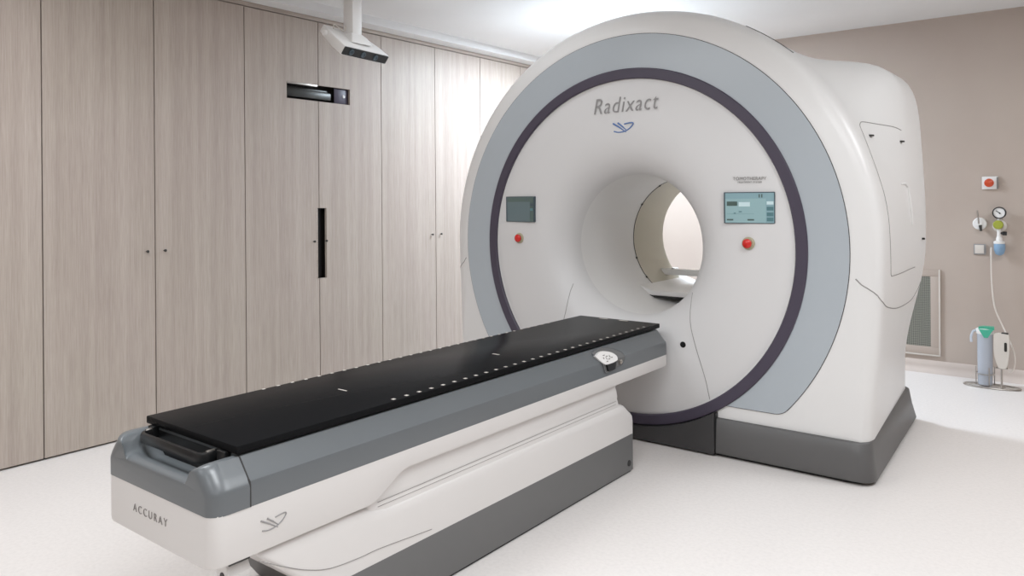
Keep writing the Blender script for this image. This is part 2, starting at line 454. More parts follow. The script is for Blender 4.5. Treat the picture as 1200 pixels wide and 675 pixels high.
# dark ring and blue-grey ring panel
bm = NB(); lathe(bm, [(R_DI, .02), (R_DI, -.012), (R_DI+.006, -.018), (R_DO-.006, -.018), (R_DO, -.012), (R_DO, .02), (R_DI, .02)], 'Y', (0, 0, ZC), 160); mk('ring_band', bm, 'ring', G, smooth=30)
zb = .297
outer = []
x0 = math.sqrt((R_DO-.004)**2-(ZC-zb)**2)
rho = .1
fx, fz = math.sqrt((R_BLUE-rho)**2-(ZC-zb-rho)**2), zb+rho
aa = math.atan2(fz-ZC, fx)
crn = [(fx+rho*math.cos(t_), fz+rho*math.sin(t_)) for t_ in [-PI/2+(aa+PI/2)*k/8 for k in range(9)]]
outer += [(x0, zb)] + crn
for k in range(141):
    ph = aa + (PI-2*aa)*k/140; outer.append((R_BLUE*math.cos(ph), ZC+R_BLUE*math.sin(ph)))
outer += [(-x, z) for x, z in reversed(crn)] + [(-x0, zb)]
ai = math.atan2(zb-ZC, x0)
inner = [((R_DO-.004)*math.cos(ai+(PI-2*ai)*k/140), ZC+(R_DO-.004)*math.sin(ai+(PI-2*ai)*k/140)) for k in range(1, 140)]
poly = outer + list(reversed(inner))
bm = NB(); prism(bm, poly, lambda u, v, d: (u, d, v), -.006, .004); mk('ring_panel', bm, 'blue', G, smooth=30)
bm = NB(); tube(bm, [(x, -.003, z) for x, z in outer], .0032, 6); mk('panel_joint', bm, 'darkseam', G)

# plinth, kick panel
def plinth_ring(z, ins, y_ins=None):
    y_ins = ins if y_ins is None else y_ins
    f, bk = -.032+y_ins, 1.49-ins
    cs = [(1.436-ins, f), (1.37-ins*1.6, bk), (-1.37+ins*1.6, bk), (-1.436+ins, f)]
    out = []; r = .1
    n = len(cs)
    for i, p in enumerate(cs):
        p = Vector(p); a = (Vector(cs[i-1])-p).normalized(); b = (Vector(cs[(i+1) % n])-p).normalized()
        p0, p1 = p+a*r, p+b*r
        for k in range(7):
            tt = k/6; out.append((p0*(1-tt)**2+p*2*tt*(1-tt)+p1*tt**2))
    out += [Vector(q) for q in ((-.583, f), (-.583, .07), (.583, .07), (.583, f))]     # set back behind the kick panel
    return [(q.x, q.y, z) for q in out]
bm = NB(); loft(bm, [plinth_ring(.02, .0), plinth_ring(.03, -.004), plinth_ring(.12, .01, 0), plinth_ring(.214, .02, .008), plinth_ring(.22, .026, .014), plinth_ring(.22, .06)], True, True, True)
mk('plinth', bm, 'plinth', G, smooth=50)
bm = NB(); loft(bm, [plinth_ring(0, .035), plinth_ring(.025, .035)], True, True, True); mk('plinth_foot', bm, 'blackp', G)
bm = NB()
arcp = [(x, ZC-math.sqrt((R_DO+.002)**2-x*x)) for x in [(-.585+1.17*k/40) for k in range(41)]]
prism(bm, [(.585, .012), (-.585, .012)] + arcp, lambda u, v, d: (u, d, v), -.044, -.01); mk('kick_panel', bm, 'kick', G, smooth=0)
for xj in (.585, -.592):
    bm = NB(); box(bm, (xj, -.036, .02), (xj+.007, .0, .25)); mk('plinth_joint', bm, 'blackp', G)
for (yy, zz) in ((.12, .19), (1.35, .19)):
    p, nrm, _, _ = BVHTree.FromPolygons([Vector(q) for q in plinth_ring(.02, 0)+plinth_ring(.22, .03)], [(k, k+1, 33+k, 32+k) for k in range(27)]).ray_cast(Vector((4, yy, zz)), Vector((-1, 0, 0)))
    bm = NB(); lathe(bm, [(.01, -.003), (.01, .004), (.005, .005)], 'X', (p.x, p.y, p.z), 12, cap0=True, cap1=True); mk('plinth_screw', bm, 'steel', G)

# joints of the front cover beside the couch
def on_dome(x, z, off=.0):
    r = math.hypot(x, z-ZC); return (x, dome_y(r)-off, z)
right = catmull([(.546, 0, .275), (.543, 0, .304), (.523, 0, .441), (.471, 0, .635), (.44, 0, .763), (.43, 0, .88), (.425, 0, .93)], 8)
for sgn in (1, -1):
    bm = NB(); tube(bm, [on_dome(sgn*p.x, p.z) for p in right if math.hypot(p.x, p.z-ZC) < 1.044], .0022, 6); mk('cover_joint', bm, 'seam', G)
bm = NB(); lathe(bm, [(.0, -.002), (.018, -.002), (.018, .01)], 'Y', on_dome(.395, .627), 20); mk('socket_hole', bm, 'blackp', G)

# lettering and emblem on the front
yt = dome_y(.88)-.0035
T = basis((.0055, yt, 2.082), (1, 0, .012), (0, .13, 1))
bm = text_mesh('Radixact', .148, T, .001, .16, 1.12, -.0012, .80); mk('lettering', bm, 'text', G, smooth=0)
def emblem(bm, o, s, mi=0, rad=.0035):
    """two strokes running into an orbit-shaped arc; o(u, v) -> point"""
    arc = [(-.95, -.5), (-.45, -.7), (.15, -.58), (.6, -.2), (.9, .3), (.98, .66), (.7, .74), (.1, .6)]
    tube(bm, catmull([o(u*s, v*s*.55) for u, v in arc], 5), rad, 6, mi=mi)
    tube(bm, [o(-1.05*s, .44*s), o(-.4*s, .06*s), o(.3*s, -.42*s)], [rad*1.3, rad*1.1, rad*.6], 6, mi=mi)
    tube(bm, [o(-.55*s, .46*s), o(-.1*s, .12*s), o(.3*s, -.22*s)], [rad*1.3, rad*1.1, rad*.6], 6, mi=mi)
bm = NB(); ye = dome_y(.74)
emblem(bm, lambda u, v: (.003+u, ye-.001, 1.938+v), .07, rad=.0042); mk('emblem', bm, 'logo', G)
T = basis((.8, dome_y(.9)-.006, 1.603), (1, .13, 0), (0, .0, 1))
bm = text_mesh('TOMOTHERAPY', .026, T, .0008, 0, 1.1, 0, .92)
b2 = text_mesh('TREATMENT SYSTEM', .013, basis((.8, dome_y(.9)-.006, 1.583), (1, .13, 0), (0, 0, 1)), .0008, 0, 1.2, 0, .95)
me2 = bpy.data.meshes.new('tmp'); b2.to_mesh(me2); b2.free(); bm.from_mesh(me2); bpy.data.meshes.remove(me2)
mk('small_lettering', bm, 'textd', G, smooth=0)

# touch screens and emergency buttons
def screen(cx, cz, w, h, lit, sx):
    r0 = abs(cx); slope = .14*sx
    o = Vector((cx, dome_y(math.hypot(cx, cz-ZC))-.006, cz))
    T = basis(o, (1, slope, 0), (0, 0, 1))
    def f(u, v, d): return T @ Vector((u, v, d))
    bm = NB(); prism(bm, rrect(-w/2, w/2, -h/2, h/2, .004, 3), f, -.03, .004); s = mk('touch_screen', bm, 'bezel', G, smooth=0, label='lit teal touch screen' if lit else 'dim grey touch screen')
    bm = NB()
    def q(u0, u1, v0, v1, mi, d=.0045):
        fc = bm.faces.new([bm.verts.new(f(-w/2+w*u, -h/2+h*v, d)) for u, v in ((u0, v0), (u1, v0), (u1, v1), (u0, v1))]); fc.material_index = mi
    if lit:
        q(.03, .985, .02, .97, 0); q(.03, .985, .79, .97, 1, .005); q(.83, .985, .02, .79, 1, .005)
        q(.06, .27, .56, .70, 2, .0055); q(.30, .52, .54, .68, 4, .0055)
        for v in (.07, .23, .41): q(.845, .975, v, v+.12, 3, .0055)
        q(.845, .975, .6, .7, 4, .0055)
        q(.06, .19, .09, .14, 2, .0055); q(.47, .6, .09, .14, 2, .0055)
        q(.69, .715, .82, .93, 2, .0055); q(.74, .765, .82, .93, 2, .0055); q(.06, .6, .3, .305, 3, .0055); q(.2, .24, .31, .34, 3, .0055); q(.3, .36, .36, .39, 3, .0055)
        mk('display', bm, ['scr', 'scrhead', 'scrdark', 'scrbtn', 'scrlite'], s, smooth=0)
    else:
        q(.05, .985, .02, .97, 0); q(.05, .985, .79, .97, 1, .005); q(.86, .985, .02, .79, 1, .005)
        q(.72, .77, .84, .92, 2, .0055); q(.87, .97, .62, .73, 2, .0055); q(.87, .97, .44, .54, 3, .0055)
        mk('display', bm, ['dscr', 'dscr2', 'bezel', 'scrbtn'], s, smooth=0)
screen(.7995, 1.4395, .280, .176, True, 1)
screen(-.814, 1.427, .272, .175, False, -1)
for cx, cz in ((.794, 1.239), (-.822, 1.227)):
    y = dome_y(math.hypot(cx, cz-ZC))
    bm = NB(); lathe(bm, [(.036, .004), (.036, -.006), (.031, -.010), (.026, -.010)], 'Y', (cx, y, cz), 28, cap1=True, cap0=True); e = mk('emergency_button', bm, 'collar', G)
    bm = NB(); lathe(bm, [(.017, -.008), (.017, -.016), (.025, -.018), (.026, -.026), (.02, -.031), (.0, -.033)], 'Y', (cx, y, cz), 28); mk('button_cap', bm, 'red', e)

# tray inside the rear of the bore
bm = NB()
def tr(x, y, z): return (x, y, z)
rings = [[(-.40, y, .93), (-.36, y, .85), (-.22, y, .80), (.22, y, .80), (.36, y, .85), (.40, y, .93), (.37, y, .93), (.33, y, .875), (.2, y, .83), (-.2, y, .83), (-.33, y, .875), (-.37, y, .93)] for y in (.72, 1.5)]
loft(bm, rings, True, True, True); tray = mk('bore_tray', bm, 'white', G, smooth=30)
bm = NB(); loft(bm, [[(-.41, y, .925), (-.365, y, .838), (-.22, y, .785), (.22, y, .785), (.365, y, .838), (.41, y, .925), (.37, y, .85), (.2, y, .80), (-.2, y, .80), (-.37, y, .85)] for y in (.7, .716)], True, True, True); mk('tray_gasket', bm, 'blackp', tray, smooth=0)
bm = NB(); box(bm, (-.375, 1.19, .9), (.375, 1.25, .945), .004); cb_ = mk('cross_bar', bm, 'liner', tray)
for x in (-.28, .0, .2):
    bm = NB(); lathe(bm, [(.012, -.003), (.012, .004), (.006, .006)], 'Z', (x, 1.222, .945), 10, cap1=True); mk('bar_screw', bm, 'darkm', cb_)

# ---- joints and service panel on the right flank (laid on the shell)
def flank(y, z, off=.0012):
    h = shell_bvh.ray_cast(Vector((4, y, z)), Vector((-1, 0, 0)))
    return h[0] + h[1]*off*(1 if h[1].x > 0 else -1), h[1]*(1 if h[1].x > 0 else -1)
FLANK = dict(
    joint=[(.004, 1.068), (.015, 1.032), (.046, .986), (.086, .949), (.2, .908), (.5, .865), (.85, .84), (1.12, .842), (1.25, .872), (1.33, .91), (1.375, .96)],
    panel=[(.806, 1.893), (.71, 1.906), (.53, 1.912), (.357, 1.916), (.292, 1.902), (.25, 1.864), (.205, 1.729), (.205, 1.599), (.222, 1.498), (.222, 1.384), (.218, 1.248), (.24, 1.1), (.255, 1.074), (.3, 1.066), (.63, 1.058), (1.04, 1.057)],
)
bm = NB(); tube(bm, [flank(p.y, p.z)[0] for p in catmull([(0, y, z) for y, z in FLANK['joint']], 8)], .003, 6); mk('shell_joint', bm, 'seam', G)
bm = NB(); tube(bm, [flank(p.y, p.z)[0] for p in catmull([(0, y, z) for y, z in FLANK['panel']], 8)], .0028, 6); sp = mk('service_panel_joint', bm, 'seam', G)
for y, z in ((.357, 1.837), (.78, 1.823)):
    p, n = flank(y, z); T = basis(p, Vector((0, 1, 0)), Vector((0, 0, 1)).cross(Vector((0, 1, 0))).cross(Vector((0, 1, 0))) if False else (n.cross(Vector((0, 1, 0)))))
    q = n.to_track_quat('Z', 'Y').to_matrix().to_4x4(); q.translation = p
    bm = NB(); loft(bm, [[q @ Vector((r*math.cos(k*PI/8), r*math.sin(k*PI/8), h)) for k in range(16)] for r, h in ((.02, -.004), (.02, .004), (.013, .006), (.012, .001))], True, True, True)
    mk('panel_fastener', bm, 'darkm', G)
bm = NB(); tube(bm, [flank(y, z, -.004)[0] for y, z in ((.66, 1.568), (.76, 1.573), (.815, 1.555), (.84, 1.49), (.87, 1.4), (.905, 1.33))], [.004, .009, .012, .012, .012, .008], 8); mk('grip_slot', bm, 'liner', G)
p, n = flank(1.235, 1.223); q = n.to_track_quat('Z', 'Y').to_matrix().to_4x4(); q.translation = p
bm = NB(); loft(bm, [[q @ Vector((r*math.cos(k*PI/8), r*math.sin(k*PI/8), h)) for k in range(16)] for r, h in ((.016, -.004), (.016, .006), (.01, .008))], True, True, True); mk('lock', bm, 'blackp', G)
bm = NB()
pts = []
for k in range(13):
    ph = math.radians(62-13*k/12); d = Vector((math.cos(ph), 0, math.sin(ph)))
    h = shell_bvh.ray_cast(Vector((0, .2, ZC)) + d*4, -d); pts.append(h[0] + d*.001)
tube(bm, pts, .003, 6); mk('top_joint', bm, 'darkseam', G)
# left flank: the same joint mirrored
bm = NB(); tube(bm, [(-flank(p.y, p.z)[0].x, p.y, p.z) for p in catmull([(0, y, z) for y, z in FLANK['joint']], 8)], .003, 6); mk('shell_joint', bm, 'seam', G)

# ------------------------------------------------------------------ the couch
CX, CY = -2.372, 2.7
K = thing('treatment_couch', 'long white and grey treatment couch with a black top leading into the scanner', 'couch', (CX, CY, 0))
Y = lambda y: y-CY
def plan_r(y, ya, yb, r):
    """how far the sides pull in near rounded ends"""
    e = 0
    if y < ya+r: e = r-math.sqrt(max(0, r*r-(ya+r-y)**2))
    if y > yb-r: e = r-math.sqrt(max(0, r*r-(y-yb+r)**2))
    return e
def stations(ya, yb, r, extra=()):
    s = [ya+r*(1-math.cos(math.radians(a))) for a in range(0, 91, 15)] + [yb-r*(1-math.cos(math.radians(a))) for a in range(0, 91, 15)] + list(extra)
    return sorted(set(round(v, 5) for v in s))
YN, YF = 1.205, 4.138
# white lower body
def body_z0(y): return .421 + .083*smooth01((y-1.80)/.2)
bm = NB(); rings = []
for y in stations(YN, YF, .045, [1.4, 1.6, 1.78, 1.8, 1.83, 1.86, 1.9, 1.94, 1.97, 2.0, 2.02, 2.3, 3, 3.6]):
    w = .33-plan_r(y, YN, YF, .045); z0, z1, rr = body_z0(y), .577, .012
    pr = [(w, z1), (w, z0+rr), (w-rr*.3, z0+rr*.3), (w-rr, z0)]
    rings.append([(x, Y(y), z) for x, z in pr + [(-x, z) for x, z in reversed(pr)]])
loft(bm, rings, True, True, True); mk('body_shell', bm, 'couch', K, smooth=40)
# grey side cover from the end cap to the gantry
CV = [(.3305, .575), (.33, .64), (.327, .651), (.318, .660), (.272, .716), (.255, .722)]
bm = NB(); rings = []
for y in stations(1.332, YF+.002, .05):
    e = plan_r(y, 1.2, YF+.002, .05)
    f = e/.05
    pr = [(x-e*.75, z-(z-.575)*.38*f) for x, z in CV]
    rings.append([(x, Y(y), z) for x, z in pr + [(-x, z) for x, z in reversed(pr)]])
loft(bm, rings, True, True, True); mk('side_cover', bm, 'grey', K, smooth=28)
# grey end cap with its two raised shoulders and the scoop between them
bm = NB(); rings = []
def cap_z(x):
    a = abs(x)
    if a > .272: return .716-(a-.272)/(.318-.272)*.056 if a < .318 else .66-(a-.318)*1.6
    if a > .25: return .716
    if a > .205: return .716 - (.716-.662)*smooth01((.25-a)/.045)
    return .662
xs = [0, .06, .12, .17, .195, .205, .214, .222, .23, .238, .246, .252, .26, .272, .29, .305, .318, .325, .33]
xs = [-x for x in reversed(xs[1:])] + xs
for y in stations(YN-.001, 1.329, .055, [1.27, 1.3])[:-6] + [1.329]:
    e = plan_r(y, YN-.001, 9, .055); f = e/.055; s = (.331-e*.8)/.33
    ring = [(x*s, Y(y), cap_z(x)-f*.022*(.3+.7*(cap_z(x)-.6)/.116) - .03*smooth01((y-1.225)/.07)*(1-smooth01((abs(x)-.17)/.045))) for x in xs]
    ring += [(.331*s*1.0, Y(y), .635-f*.01), (.331*s, Y(y), .575), (-.331*s, Y(y), .575), (-.331*s, Y(y), .635-f*.01)]
    rings.append(ring)
loft(bm, rings, True, True, True); mk('end_cap', bm, 'grey', K, smooth=50)
bm = NB(); prism(bm, [(-.235, .62), (.235, .62), (.235, .71), (-.235, .71)], lambda u, v, d: (u, d, v), Y(1.3305), Y(1.335)); mk('scoop_back', bm, 'blackp', K, smooth=0)
bm = NB(); tube(bm, [(x+.0003, Y(1.3305), z) for x, z in CV[:5]], .0028, 6); mk('cover_joint', bm, 'darkseam', K)
# black table top
TT = [(-.28, 1.319), (.279, 1.319), (.279, 4.123), (-.28, 4.123)]
bm = NB(); box(bm, (-.28, Y(1.319), .724), (.279, Y(4.123), .75), .004); tt = mk('table_top', bm, 'black', K)
bm = NB(); box(bm, (-.24, Y(1.335), .700), (.24, Y(4.10), .725)); box(bm, (.18, Y(1.31), .69), (.225, Y(1.36), .724), .003); box(bm, (-.25, Y(1.31), .69), (-.215, Y(1.36), .724), .003); mk('table_carriage', bm, 'blackp', K, smooth=0)
bm = NB()
def flatbar(pts, hw, hh):
    rings = []
    P = [Vector(p) for p in pts]
    for i, p in enumerate(P):
        tg = (P[min(i+1, len(P)-1)]-P[max(i-1, 0)]).normalized(); sd = Vector((-tg.y, tg.x, 0))
        rings.append([p+sd*a*hw+Vector((0, 0, b*hh)) for a, b in ((1, .6), (.6, 1), (-.6, 1), (-1, .6), (-1, -.6), (-.6, -1), (.6, -1), (1, -.6))])
    loft(bm, rings, True, True, True)
flatbar([(-.225, Y(1.34), .700), (-.225, Y(1.3), .700), (-.22, Y(1.281), .700), (-.205, Y(1.27), .700), (.135, Y(1.27), .700), (.15, Y(1.281), .700), (.155, Y(1.3), .700), (.155, Y(1.34), .700)], .009, .016)
hd = mk('pull_handle', bm, 'blackp', K, smooth=45)
for x in (-.225, .155):
    bm = NB(); tube(bm, [(x, Y(1.29), .716), (x, Y(1.318), .716)], .005, 8); mk('handle_glint', bm, 'steel', hd)  # steel stubs put in for the silver reflection at the handle ends
# index marks along the edges of the table top
def mark(lo, hi, src=[]):
    bm = NB(); box(bm, (lo[0], lo[1], .7495), (hi[0], hi[1], .7507)); mk('index_mark', bm, 'offwhite', tt, smooth=0)
for k in range(30):
    y = Y(1.98+k*.068)
    mark((.252, y), (.266, y+.014)); mark((-.279, y-.2), (-.268, y-.186))
for x in (-.12, .02): mark((x, Y(4.085)), (x+.06, Y(4.1)))
mark((-.03, Y(1.96)), (.02, Y(1.966))); mark((.03, Y(2.85)), (.07, Y(2.86)))
# lift column and base
bm = NB(); prof = []
zs = [.36+.15*k/10 for k in range(11)]
rings = []
for k, z in enumerate(zs):
    w = .311 if k % 4 else .308
    w -= .010*(z-.36)/.15
    rings.append([(x, Y(y), z) for x, y in rrect(-w, w, 1.8, 3.6-.02*(z-.36)/.15-(0 if k % 4 else .003), .03, 4)])
loft(bm, rings, True, True, True); lb = mk('lift_bellows', bm, 'couch', K, smooth=25)
for z in (.398, .414):
    w = .311-.010*(z-.36)/.15
    bm = NB(); tube(bm, [(w+.0004, Y(1.86), z), (w+.0004, Y(3.55), z)], .0011, 6); mk('fold_line', bm, 'seam', lb)
bm = NB(); rings = []
for y in stations(1.345, 3.727, .03, [1.5, 1.7, 1.8, 1.85, 1.9, 2, 2.5, 3, 3.5, 3.58, 3.64, 3.68]):
    e = plan_r(y, 1.345, 3.727, .03); f = smooth01((y-3.55)/.177)
    zt = .424 - .03*smooth01((y-1.72)/.2) - .075*f*f
    w = .319-e*.5
    pr = [(w, .2), (w, zt-.05), (w-.004, zt-.022), (w-.016, zt-.006), (w-.035, zt)]
    sh = 1-smooth01((y-1.345)/.5)
    rings.append([(x, Y(y)+(zt-z)*1.15*sh, z) for x, z in pr + [(-x, z) for x, z in reversed(pr)]])
loft(bm, rings, True, True, True); mk('base_cover', bm, 'couch', K, smooth=40)
bm = NB(); loft(bm, [[(x, Y(y), z) for x, y in rrect(-.321+i, .321-i, 1.78-.75*z+i, 3.73-i, .03, 4)] for z, i in ((.012, 0), (.2, 0), (.21, .003))], True, True, True); mk('base_skirt', bm, 'skirt', K)
bm = NB(); loft(bm, [[(x, Y(y), z) for x, y in rrect(-.312, .312, 1.80, 3.72, .03, 4)] for z in (0, .015)], True, True, True); mk('base_foot', bm, 'blackp', K)
bm = NB(); lathe(bm, [(.0, .003), (.016, .003), (.018, -.004)], 'X', (.321, Y(3.665), .055), 16); mk('skirt_socket', bm, 'blackp', K)
bm = NB(); tube(bm, [(.3196, p.y, p.z) for p in catmull([(0, Y(a), b) for a, b in ((1.365, .395), (1.40, .375), (1.453, .344), (1.544, .298), (1.638, .267), (1.763, .255), (1.866, .252), (2.125, .229))], 8)], .0014, 6); mk('base_joint', bm, 'seam', K)
# small hexagonal bracket below the end of the body
bm = NB(); prism(bm, [(.035*math.cos(PI/3*k), .365+.035*math.sin(PI/3*k)) for k in range(6)], lambda u, v, d: (u+.25, d, v), Y(1.285), Y(1.36)); br = mk('end_bracket', bm, 'liner', K, smooth=0)
bm = NB(); lathe(bm, [(0, -.002), (.011, -.002), (.011, .003)], 'Y', (.25, Y(1.285), .36), 14); mk('bracket_hole', bm, 'blackp', br)
bm = NB(); box(bm, (.22, Y(1.29), .395), (.28, Y(1.36), .425)); mk('bracket_arm', bm, 'darkm', br, smooth=0)
# lettering and emblem
T = basis((-.03, Y(YN)-.001, .502), (1, 0, 0), (0, 0, 1))
bm = text_mesh('ACCURAY', .037, T, .001, 0, 1.4, -.0006, 1.0); mk('lettering', bm, 'textd', K, smooth=0)
bm = NB(); emblem(bm, lambda u, v: (.3305, Y(1.413)+u, .5+v), .045, rad=.0022); mk('emblem', bm, 'text', K)
# control station on the right side
bm = NB()
def side(u, v, d):          # u along Y, v up the cover, d outward; follows the bevel
    if v < .651: x = .3305
    else: x = .326-(v-.651)/(.716-.651)*.054
    return (x+d, Y(u), v)
def sheet(bm, poly, d0, d1, mi=0):
    a = [bm.verts.new(side(u, v, d1)) for u, v in poly]; b = [bm.verts.new(side(u, v, d0)) for u, v in poly]
    c = bm.verts.new(side(sum(p[0] for p in poly)/len(poly), sum(p[1] for p in poly)/len(poly), d1))
    n = len(poly)
    for k in range(n):
        j = (k+1) % n
        bm.faces.new((a[k], a[j], c)).material_index = mi; bm.faces.new((a[k], b[k], b[j], a[j])).material_index = mi
oval = [(3.345, .700), (3.40, .712), (3.47, .712), (3.54, .697), (3.60, .67), (3.605, .64), (3.575, .612), (3.50, .598), (3.43, .594), (3.40, .6), (3.385, .63), (3.365, .665)]
oval = [(p.x, p.y) for p in catmull([(a, b, 0) for a, b in oval + oval[:1]], 4)[:-1]]
bm = NB(); sheet(bm, oval, -.02, .0035); ct = mk('control_panel', bm, 'skirt', K, smooth=30)
bm = NB(); tube(bm, [side(u, v, .004) for u, v in oval], .0022, 6, closed=True); mk('panel_rim', bm, 'grey', ct)
pad = [(3.345, .688), (3.40, .699), (3.45, .697), (3.50, .684), (3.525, .664), (3.51, .648), (3.46, .641), (3.40, .642), (3.375, .65)]
pad = [(p.x, p.y) for p in catmull([(a, b, 0) for a, b in pad + pad[:1]], 4)[:-1]]
bm = NB(); sheet(bm, pad, -.01, .014); pd = mk('button_pad', bm, 'white', ct, smooth=30)
bm = NB()
for (u, v, du, dv) in ((3.402, .672, .003, .004), (3.418, .683, .008, .0016), (3.424, .668, .002, .006), (3.438, .676, .007, .0016), (3.445, .662, .008, .0016), (3.462, .672, .002, .006), (3.475, .665, .007, .0016), (3.416, .655, .006, .0016)):
    sheet(bm, [(u-du, v-dv), (u+du, v-dv*.6), (u+du, v+dv), (u-du, v+dv*.6)], .012, .0165)
mk('button_symbols', bm, 'textd', pd, smooth=0)
bm = NB(); sheet(bm, [(3.405, .64), (3.50, .638), (3.49, .603), (3.42, .603)], -.01, .012); mk('cup_holder', bm, 'blackp', ct, smooth=0)
bm = NB(); lathe(bm, [(.012, -.002), (.012, .012), (.006, .016)], 'X', side(3.548, .63, .003), 14, cap0=True, cap1=True); mk('knob', bm, 'steel', ct)

# ------------------------------------------------------------------ things on the back wall
def wl(x, z): return (x, BY, z)
t = thing('emergency_switch', 'square white plate with a round red push button, topmost on the beige wall', 'switch', wl(-.731, 1.6))
bm = NB(); box(bm, (-.056, -.022, -.052), (.056, 0, .052), .004); mk('plate', bm, 'white', t)
bm = NB(); box(bm, (.046, -.026, -.05), (.058, -.002, .046), .002); mk('side_shadow', bm, 'textd', t)  # dark strip standing in for the shadow at the plate's right edge
bm = NB(); lathe(bm, [(.03, -.02), (.03, -.035), (.034, -.037), (.034, -.045), (.024, -.05), (0, -.051)], 'Y', (-.004, 0, .0), 24); mk('push_button', bm, 'orange', t)

t = thing('gas_outlet', 'round white gas outlet with a thin upright lever, left of the pressure gauge', 'gas outlet', wl(-.806, 1.267))
bm = NB(); lathe(bm, [(.05, 0), (.05, -.012), (.044, -.018), (.02, -.018), (.018, -.03), (.012, -.032)], 'Y', (0, 0, 0), 28, cap1=True); mk('rosette', bm, 'white', t)
bm = NB(); tube(bm, [(-.004, -.03, -.0), (-.006, -.034, .05), (-.012, -.034, .11)], [.007, .005, .004], 8); mk('lever', bm, 'steel', t)
bm = NB(); tube(bm, [(.006, -.028, -.012), (.012, -.034, -.06)], [.012, .009], 8); mk('release_catch', bm, 'darkm', t)

t = thing('wall_switch', 'small square cream switch below the round gas outlet', 'switch', wl(-.806, 1.057))
bm = NB(); box(bm, (-.043, -.012, -.043), (.043, 0, .043), .003); fr = mk('frame', bm, 'text', t)
bm = NB(); box(bm, (-.035, -.016, -.034), (.03, -.01, .035), .002); mk('rocker', bm, 'offwhite', t)

t = thing('suction_regulator', 'wall suction regulator with black rimmed gauge, yellow green knob and blue trap', 'regulator', wl(-.667, 1.25))
bm = NB(); lathe(bm, [(.05, 0), (.05, -.012), (.03, -.02), (.022, -.05)], 'Y', (0, 0, .0), 24, cap1=True); mk('wall_socket', bm, 'offwhite', t)
bm = NB(); lathe(bm, [(.03, -.045), (.044, -.05), (.048, -.055), (.048, -.085), (.04, -.088), (.04, -.08)], 'Y', (.004, 0, .108), 28, cap0=True); gg = mk('gauge', bm, 'blackp', t)
bm = NB(); lathe(bm, [(.041, -.0805), (0, -.0815)], 'Y', (.004, 0, .108), 28); mk('dial', bm, 'white', gg)
bm = NB(); tube(bm, [(.004, -.083, .108), (-.018, -.083, .124)], .003, 6); tube(bm, [(.004, -.0825, .108), (.012, -.0825, .1)], .005, 6); mk('needle', bm, 'blackp', gg)
bm = NB(); tube(bm, [(.004, -.055, .07), (.0, -.055, .0), (-.002, -.055, -.11)], .014, 10); mk('body_tube', bm, 'white', t)
bm = NB(); lathe(bm, [(.03, -.05), (.036, -.055), (.036, -.085), (.03, -.092), (.012, -.093)], 'Y', (-.004, 0, .012), 20, cap1=True); mk('knob', bm, 'yellow', t)
bm = NB(); tube(bm, [(0, -.055, -.055), (.03, -.055, -.058)], .009, 8); tube(bm, [(.022, -.055, -.058), (.052, -.055, -.058)], .016, 10); mk('selector', bm, 'blackp', t)
bm = NB(); lathe(bm, [(.016, -.08), (.022, -.1), (.022, -.115), (.04, -.125), (.04, -.14)], 'Z', (0, -.055, 0), 20, cap0=True, cap1=True); mk('coupling', bm, 'white', t)
bm = NB(); lathe(bm, [(.034, -.138), (.04, -.15), (.04, -.19), (.03, -.222), (.012, -.235)], 'Z', (.002, -.055, 0), 20, cap0=True, cap1=True); mk('trap', bm, 'bluetrap', t)

# return air grille, half hidden behind the scanner
t = thing('vent_grille', 'grey mesh air grille in a beige frame low on the wall behind the scanner', 'vent', wl(-1.36, .51))
VW, VH = .255, .358
bm = NB(); box(bm, (-VW+.05, -.008, -VH+.05), (VW-.05, -.002, VH-.05)); mk('mesh', bm, 'mesh', t, smooth=0)
bm = NB()
for lo, hi in (((-VW, -VH), (VW, -VH+.065)), ((-VW, VH-.055), (VW, VH)), ((-VW, -VH+.06), (-VW+.062, VH-.05)), ((VW-.062, -VH+.06), (VW, VH-.05))):
    box(bm, (lo[0], -.014, lo[1]), (hi[0], 0, hi[1]), .002)
mk('frame', bm, 'beige', t)
bm = NB(); box(bm, (VW, -.02, -VH-.006), (VW+.012, 0, VH+.006), .002); box(bm, (-VW, -.02, -VH-.012), (VW+.012, 0, -VH), .002); mk('edge_strip', bm, 'offwhite', t)

# suction jar in its wire stand on the floor
SX, SY = -.70, 7.0
t = thing('wire_stand', 'chrome wire floor stand with an oval base ring under the suction jar', 'stand', (SX, SY, 0))
bm = NB()
tube(bm, [(.19*math.cos(2*PI*k/48), .085*math.sin(2*PI*k/48), .0062) for k in range(48)], .006, 8, closed=True); mk('base_ring', bm, 'steel', t)
bm = NB(); tube(bm, [(.064*math.cos(2*PI*k/28)-.045, .064*math.sin(2*PI*k/28)+.01, .1) for k in range(28)], .004, 6, closed=True); mk('jar_ring', bm, 'steel', t)
for a_ in (20, 120, 200, 300):
    x, y = .064*math.cos(math.radians(a_))-.045, .064*math.sin(math.radians(a_))+.01
    bm = NB(); tube(bm, [(x, y, .012), (x, y, .155)], .004, 8); mk('upright', bm, 'steel', t)
bm = NB()
tube(bm, [(-.19, 0, .008), (-.045, .01, .010), (.19, 0, .008)], .0045, 8); mk('cross_wire', bm, 'steel', t)
bm = NB(); tube(bm, [(.07, -.05, .008), (.07, -.05, .165)], .007, 8); mk('post', bm, 'steel', t)
bm = NB(); box(bm, (.03, -.075, .163), (.11, -.025, .169), .002); mk('bracket', bm, 'steel', t)
bm = NB(); tube(bm, [(.07, -.072, .008), (.07, .08, .008)], .0045, 8); mk('cross_wire', bm, 'steel', t)
t = thing('suction_jar', 'tall clear suction jar with a teal lid on the floor by the beige wall', 'jar', (SX-.045, SY+.01, .0145))
